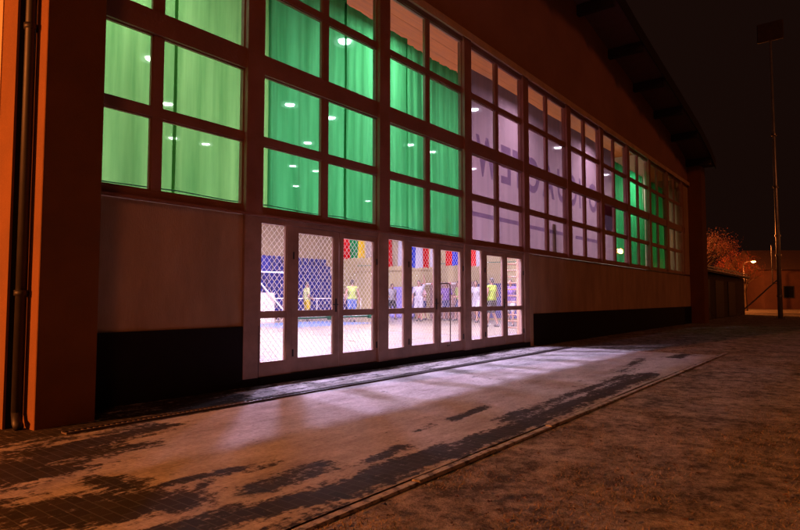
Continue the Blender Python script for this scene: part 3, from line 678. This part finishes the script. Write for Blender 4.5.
def person(loc, face, pose, shirt, shorts, label, H=1.78, sleeves=True, skin=None, shoes=None, vest=False):
    """face: heading in radians (0 = +X). local frame: x forward, y left, z up"""
    k = H/1.78; skin = skin or SK; shoes = shoes or SHOE
    root = empty('person', label, 'person', loc, face); root.scale = (k, k, k)
    P = dict(lean=0, lh=(.02, .30, .82), rh=(.02, -.30, .82), le=(-.03, .29, 1.12), re=(-.03, -.29, 1.12), lf=(.0, .11, .0), rf=(.0, -.11, .0), lk=(.04, .11, .50), rk=(.04, -.11, .50), drop=0)
    P.update(pose); V = {q: Vector(P[q]) for q in ('lh', 'rh', 'le', 're', 'lf', 'rf', 'lk', 'rk')}
    dz = -P['drop']; ln = P['lean']
    hip = Vector((0, 0, .95+dz)); ch = Vector((ln*.35, 0, 1.30+dz)); nk = Vector((ln*.55, 0, 1.50+dz)); hd = Vector((ln*.68+.01, 0, 1.655+dz))
    ls, rs_ = Vector((ln*.5, .18, 1.44+dz)), Vector((ln*.5, -.18, 1.44+dz))
    bm = bmesh.new()
    capsule(bm, hip+Vector((0, .07, 0)), hip+Vector((0, -.07, 0)), .115, .115); capsule(bm, hip, ch, .125, .135)
    capsule(bm, ch+Vector((0, .07, .02)), ch+Vector((0, -.07, .02)), .115, .115); capsule(bm, ls, rs_, .07, .07); capsule(bm, ch, nk, .10, .06); capsule(bm, nk-Vector((0, 0, .03)), hd-Vector((0, 0, .05)), .056, .054)
    ball(bm, hd+Vector((0, 0, .015)), (.092, .074, .108)); ball(bm, hd+Vector((.022, 0, -.058)), (.062, .055, .055))
    ball(bm, hd+Vector((.094, 0, -.012)), (.018, .014, .022)); ball(bm, hd+Vector((.082, 0, -.058)), (.014, .024, .010))
    for s in (1, -1): ball(bm, hd+Vector((-.005, s*.076, -.008)), (.02, .010, .03))
    for s, sh, e, h in ((1, ls, V['le'], V['lh']), (-1, rs_, V['re'], V['rh'])):
        e = e + Vector((ln*.4, 0, dz)); h = h + Vector((ln*.4, 0, dz))
        capsule(bm, sh, e, .052, .042); capsule(bm, e, h, .042, .028)
        d = (h-e).normalized(); side = Vector((1, 0, 0)) if abs(d.x) < .8 else Vector((0, 0, 1)); side = (side - d*side.dot(d)).normalized(); nrm = d.cross(side)
        pm = h + d*.055
        capsule(bm, h+side*.018, pm+side*.028, .020, .018, 8); capsule(bm, h-side*.018, pm-side*.028, .020, .018, 8)
        for q, fl_ in zip((.034, .012, -.011, -.033), (.070, .080, .074, .058)):
            b0 = pm+side*q+d*.01; mid = b0 + d*fl_*.5 + nrm*s*-.008; tube(bm, [b0, mid, b0 + d*fl_ + nrm*s*-.03], [.0105, .0095, .0075], 6)
        t0 = h + side*.03 + d*.02; tube(bm, [t0, t0+side*.035+d*.02, t0+side*.045+d*.055], [.012, .011, .009], 6)
    legs = []
    for s, kn, ft in ((1, V['lk'], V['lf']), (-1, V['rk'], V['rf'])):
        hj = hip + Vector((0, s*.09, -.03)); kn = kn + Vector((0, 0, dz*.5)); an = ft + Vector((-.02, 0, .09))
        capsule(bm, hj, kn, .092, .056); capsule(bm, kn, an, .058, .036); capsule(bm, an, ft+Vector((.10, 0, .04)), .036, .03); legs.append((hj, kn, an, ft))
    body = remesh(bm, .013, 'body', skin, root)
    # clothes
    bm = bmesh.new(); capsule(bm, hip+Vector((0, .08, .05)), hip+Vector((0, -.08, .05)), .135, .135); capsule(bm, hip+Vector((0, 0, .06)), ch, .15, .155)
    capsule(bm, ch+Vector((0, .08, .02)), ch+Vector((0, -.08, .02)), .135, .135); capsule(bm, ls-Vector((0, .01, 0)), rs_+Vector((0, .01, 0)), .082, .082); capsule(bm, ch, nk-Vector((0, 0, .07)), .12, .09)
    if sleeves:
        for sh, e in ((ls, V['le']), (rs_, V['re'])):
            e = e + Vector((ln*.4, 0, dz)); capsule(bm, sh, sh+(e-sh)*.62, .070, .066)
    remesh(bm, .018, 'shirt', shirt, root, it=2)
    bm = bmesh.new(); capsule(bm, hip+Vector((0, .07, -.01)), hip+Vector((0, -.07, -.01)), .132, .132)
    for hj, kn, an, ft in legs: capsule(bm, hj, hj+(kn-hj)*.82, .118, .098)
    remesh(bm, .018, 'shorts', shorts, root, it=2)
    bm = bmesh.new()
    ball(bm, hd+Vector((-.014, 0, .038)), (.094, .082, .098)); ball(bm, hd+Vector((-.045, 0, -.01)), (.058, .072, .075)); remesh(bm, .012, 'hair', HR, root)
    bm = bmesh.new()
    for s in (1, -1): ball(bm, hd+Vector((.083, s*.030, .006)), .011, 8, 6)
    obj('eyes', bm, SHOE, root, smooth=True)
    for hj, kn, an, ft in legs:
        bm = bmesh.new(); capsule(bm, ft+Vector((-.05, 0, .045)), ft+Vector((.15, 0, .04)), .046, .042); capsule(bm, an-Vector((0, 0, .04)), an+Vector((0, 0, .01)), .046, .043); remesh(bm, .013, 'shoe', shoes, root)
    return root
def cm(n, c): return M('cloth_'+n, tuple(x*.55 for x in c), .8, .08, 8)
C = {'paleyellow': cm('paleyellow', (.52, .56, .22)), 'yellow': cm('yellow', (.62, .44, .01)), 'lime': cm('lime', (.42, .60, .03)), 'limepale': cm('limepale', (.46, .58, .12)), 'ltblue': cm('ltblue', (.13, .20, .48)), 'white': cm('white', (.50, .47, .52)),
     'black': cm('black', (.02, .02, .03)), 'navy': cm('navy', (.04, .04, .16)), 'purple': cm('purple', (.22, .10, .42)), 'pink': cm('pink', (.70, .42, .45))}
run = dict(lf=(.28, .10, .0), lk=(.26, .11, .52), rf=(-.35, -.10, .14), rk=(.02, -.11, .48), lh=(-.15, .28, 1.0), le=(-.2, .27, 1.18), rh=(.28, -.24, 1.12), re=(.02, -.28, 1.15), lean=.12)
stand = {}
guard = dict(lf=(.05, .24, .0), lk=(.12, .20, .5), rf=(-.05, -.24, .0), rk=(.10, -.20, .5), lh=(.32, .35, 1.15), le=(.10, .36, 1.16), rh=(.32, -.35, 1.15), re=(.10, -.36, 1.16), drop=.06, lean=.15)
armup = dict(lh=(.12, .26, 1.92), le=(.06, .28, 1.66), rf=(-.2, -.13, 0), rk=(.0, -.12, .48))
away = math.radians(50)
person((17.98, 13.0, .15), math.radians(-20), dict(rh=(.18, -.2, 1.0)), C['paleyellow'], C['yellow'], 'player in a pale top and bright yellow shorts before the blue seats', 1.74)
person((18.55, 10.81, .15), away, stand, C['limepale'], C['ltblue'], 'broad player from behind in lime bib and light blue shorts below the striped flag', 1.80, sleeves=False)
person((22.3, 11.66, .15), math.radians(-120), run, C['white'], C['black'], 'small distant player in white with black shorts beside the lilac mat', 1.72)
person((20.9, 9.0, .15), math.radians(200), armup, C['white'], C['white'], 'player all in white raising an arm in front of the goal', 1.80)
person((22.6, 10.0, .15), math.radians(170), guard, C['pink'], C['navy'], 'player in a pink top crouching with arms out before the goal', 1.76)
person((22.4, 8.55, .15), math.radians(220), stand, C['purple'], C['navy'], 'player in purple with navy shorts standing behind the tall door handle', 1.74)
person((22.9, 8.15, .15), math.radians(150), run, C['limepale'], C['navy'], 'player in a pale lime bib running beside the purple one', 1.80)
person((22.0, 7.3, .15), math.radians(120), guard, C['white'], C['black'], 'player in white shirt and black shorts before the blue padding', 1.76)
person((21.7, 6.55, .15), math.radians(190), run, C['white'], C['white'], 'running player all in white before the blue padding', 1.76)
person((18.45, 4.02, .15), math.radians(75), dict(rh=(.25, -.30, 1.05), rf=(-.12, -.16, 0), lf=(.15, .12, 0)), C['lime'], C['black'], 'player in a vivid lime bib and black shorts seen from behind, nearest the right doors', 1.74, sleeves=False)
person((19.56, 3.85, .15), math.radians(200), run, C['purple'], C['white'], 'player in purple and white running behind the wall bars', 1.70)

# ------------------------------------------------------------------ outside: mast, lamps, tree, sheds
SOD = (1.0, .25, .045)
def mast():
    r = empty('floodlight_mast', 'tall slim metal mast with rings and an unlit floodlight panel at its top', 'mast', (39.3, -2.75, 0))
    bm = bmesh.new(); tube(bm, [(0, 0, 0), (0, 0, 5), (0, 0, 16.2)], [.13, .10, .06], 14); obj('pole', bm, MAT['galv'], r, smooth=True)
    for z in (1.3, 3.6, 4.7, 7.5, 10.5): bm = bmesh.new(); cyl(bm, (0, 0, z), .15, .10, 14); obj('collar', bm, MAT['steel'], r)
    bm = bmesh.new(); box(bm, -.28, .28, -.28, .28, 0, .05); 
    for a, b in ((-.2, -.2), (.2, -.2), (-.2, .2), (.2, .2)): cyl(bm, (a, b, .08), .025, .06, 8)
    obj('base_plate', bm, MAT['steel'], r)
    bm = bmesh.new(); box(bm, -.08, .08, -.65, .65, 16.0, 17.1); bevel_all(bm, .03); obj('floodlight_panel', bm, M('panel_grey', (.055, .035, .03), .6, .3, 4), r)
    bm = bmesh.new(); tube(bm, [(0, 0, 2.3), (.2, 1.2, 1.1), (.3, 2.2, .15)], .04, 8); obj('brace', bm, MAT['galv'], r)
    bm = bmesh.new(); tube(bm, [(.05, .32, 2.0), (.05, .32, 4.2)], .025, 8); tube(bm, [(0, 0, 4.2), (.05, .32, 4.2)], .02, 6); tube(bm, [(0, 0, 2.0), (.05, .32, 2.0)], .02, 6); obj('conduit', bm, MAT['galv'], r)
mast()
def street_lamp(loc, h, energy, label, rz=0, lamp_r=.16, arm=1.2, vis=60):
    r = empty('street_lamp', label, 'street lamp', loc, rz)
    bm = bmesh.new(); tube(bm, [(0, 0, 0), (0, 0, h*.6), (0, 0, h-.25)], [.10, .07, .05], 10); obj('pole', bm, MAT['galv'], r, smooth=True)
    bm = bmesh.new(); tube(bm, [(0, 0, h-.27), (.2*arm, 0, h-.05), (arm*.85, 0, h)], .035, 8); obj('arm', bm, MAT['galv'], r, smooth=True)
    bm = bmesh.new(); ball(bm, (arm, 0, h+.03), (.34, .14, .09)); obj('head', bm, MAT['dark'], r, smooth=True)
    bm = bmesh.new(); ball(bm, (arm, 0, h-.06), (.22, .11, .08)); obj('lens', bm, emis('sodium_lens', (1, .42, .12), vis), r, smooth=True)
    l = bpy.data.lights.new('lamp_light', 'POINT'); l.energy = energy; l.color = SOD; l.shadow_soft_size = lamp_r; o = bpy.data.objects.new('lamp_light', l); link(o, r); o.location = (arm, 0, h-.28)
    return r
street_lamp((-13.5, 1.75, 0), 3.9, 21000, 'sodium street lamp on a steel pole left of the sports hall', 0, .12)
street_lamp((68.9, 2.9, 0), 4.9, 450, 'glowing orange street lamp far beyond the hall beside the mast', math.radians(-125), vis=140)
street_lamp((58.5, 9.5, 0), 6.5, 9500, 'orange street lamp hidden behind the hall end lighting the tree', math.radians(180))
street_lamp((58.0, -13.0, 0), 6, 420, 'sodium street lamp by the far house on the right', math.radians(90))

# low annex with bright metal gutter beyond the hall end
sh = empty('garage', 'low dark garage with a shiny metal roof edge beyond the hall', 'garage', (40, 3.2, 0))
dk = M('dark_render', (.045, .03, .025), .85, .2, 2, .4, 30)
obj('wall', bbox(-8.5, 8.5, -3.0, 3.0, 0, 2.55), dk, sh)
bm = bmesh.new(); v = [(-8.8, -3.3, 2.56), (8.8, -3.3, 2.56), (8.8, 3.3, 3.1), (-8.8, 3.3, 3.1)]
a = [bm.verts.new(p) for p in v]; b = [bm.verts.new((p[0], p[1], p[2]+.12)) for p in v]; bm.faces.new(a[::-1]); bm.faces.new(b)
for i in range(4): bm.faces.new((a[i], a[(i+1) % 4], b[(i+1) % 4], b[i]))
obj('roof', bm, MAT['dark'], sh)
for z, y in ((2.66, -3.36), (2.86, -3.2)):
    bm = bmesh.new(); x = -8.8
    while x < 8.6: tube(bm, [(x, y, z), (x+1.0, y, z)], .05, 8); x += 1.35
    obj('gutter', bm, M('bright_gutter', (.85, .83, .80), .5), sh, smooth=True)
for q in (-5.4, -1.2, 3.0): obj('garage_door', bbox(q-1.3, q+1.3, -3.03, -3.002, .05, 2.2), M('garage_steel', (.05, .035, .03), .6, .2, 4), sh)

# far houses
def house(loc, rz_, w, d, h, label, col, ledge=None, wins=()):
    r = empty('house', label, 'house', loc, rz_)
    bm = bmesh.new(); box(bm, -w/2, w/2, -d/2, d/2, 0, h); obj('wall', bm, M('house_wall', col, .85, .2, 1.5, .4, 20), r)
    bm = bmesh.new(); pts = [(-w/2-.4, h), (w/2+.4, h), (0, h+d*.3)]
    a = [bm.verts.new((-w/2-.4, -d/2-.4, h+.001)), bm.verts.new((w/2+.4, -d/2-.4, h+.001)), bm.verts.new((w/2+.4, d/2+.4, h+.001)), bm.verts.new((-w/2-.4, d/2+.4, h+.001)), bm.verts.new((-w/2, 0, h+d*.3)), bm.verts.new((w/2, 0, h+d*.3))]
    for f in ((0, 3, 2, 1), (0, 1, 5, 4), (2, 3, 4, 5), (0, 4, 3), (1, 2, 5)): bm.faces.new([a[i] for i in f])
    obj('roof', bm, MAT['soffit'], r)
    for x, z in wins:
        f = obj('window', bbox(x-.55, x+.55, -d/2-.05, -d/2-.002, z, z+1.3), MAT['dark'], r); obj('pane', bbox(x-.48, x+.48, -d/2-.06, -d/2-.051, z+.07, z+1.23), M('dark_glass', (.01, .01, .012), .1), f)
    if ledge: obj('ledge', bbox(-w/2, w/2, -d/2-.5, -d/2-.003, ledge, ledge+.35), M('snowy_ledge', (.7, .66, .62), .8), r)
    return r
house((80, -1, 0), math.radians(-55), 12, 8, 4.2, 'dim rendered house behind the far orange street lamp', (.12, .05, .035), wins=((-3.5, 1.2), (0, 1.2), (3.5, 1.2)))
house((70, -16.5, 0), math.radians(-62), 18, 8, 4.0, 'reddish low house with a snowy ledge at the right edge', (.055, .018, .012), ledge=1.15, wins=((-5.6, 1.9), (-2.4, 1.9)))

# trees
bark = M('bark', (.09, .055, .035), .9, .3, 8, .6, 30)
def tree(loc, H, label, seed, leafn=6500, spread=1.0, leafc=(.26, .045, .010)):
    rnd = random.Random(seed); r = empty('tree', label, 'tree', loc)
    bm = bmesh.new(); tips = []
    def grow(p, d, L, rad, lv):
        pts = [p.copy()]; q = p.copy(); dd = d.copy()
        for i in range(4):
            dd = (dd + Vector((rnd.uniform(-.16, .16), rnd.uniform(-.16, .16), rnd.uniform(-.03, .10)))).normalized(); q = q + dd*L/4; pts.append(q.copy())
        tube(bm, pts, [rad*(1-.14*i) for i in range(5)], 7 if lv < 2 else 4, cap=False)
        if lv >= 4: tips.append(q); tips.append(pts[2]); return
        if lv >= 3: tips.append(q)
        for k in range(rnd.choice((3, 3, 4)) if lv else 6):
            t = rnd.choice((2, 3, 4)) if lv else rnd.choice((3, 4, 4)); a = rnd.uniform(0, 6.28); sp_ = rnd.uniform(.45, .95)
            nd = (dd + Vector((math.cos(a), math.sin(a), rnd.uniform(-.1, .4)))*sp_*spread).normalized()
            grow(pts[t], nd, L*rnd.uniform(.58, .80), rad*.50, lv+1)
    grow(Vector((0, 0, 0)), Vector((0, 0, 1)), H*.36, H*.024, 0)
    obj('trunk', bm, bark, r, smooth=True)
    bm = bmesh.new()
    for i in range(leafn):
        c = rnd.choice(tips) + Vector((rnd.gauss(0, .28), rnd.gauss(0, .28), rnd.gauss(0, .22))); s = rnd.uniform(.02, .05)
        u = Vector((rnd.gauss(0, 1), rnd.gauss(0, 1), rnd.gauss(0, 1))).normalized(); w = u.orthogonal().normalized()
        bm.faces.new([bm.verts.new(c+u*s), bm.verts.new(c+w*s*.5), bm.verts.new(c-u*s), bm.verts.new(c-w*s*.5)])
    obj('crown', bm, M('leaf', leafc, .7, .4, 2), r)
tree((55.5, 5.2, 0), 8.6, 'orange lit tree with thin twigs rising beyond the hall end', 4, spread=1.15)
tree((63, 2.0, 0), 6.5, 'darker tree between the lit tree and the far street lamp', 11, leafn=3000)
tree((74, -8, 0), 10, 'tall dark tree between the two far houses', 23, leafn=4000)
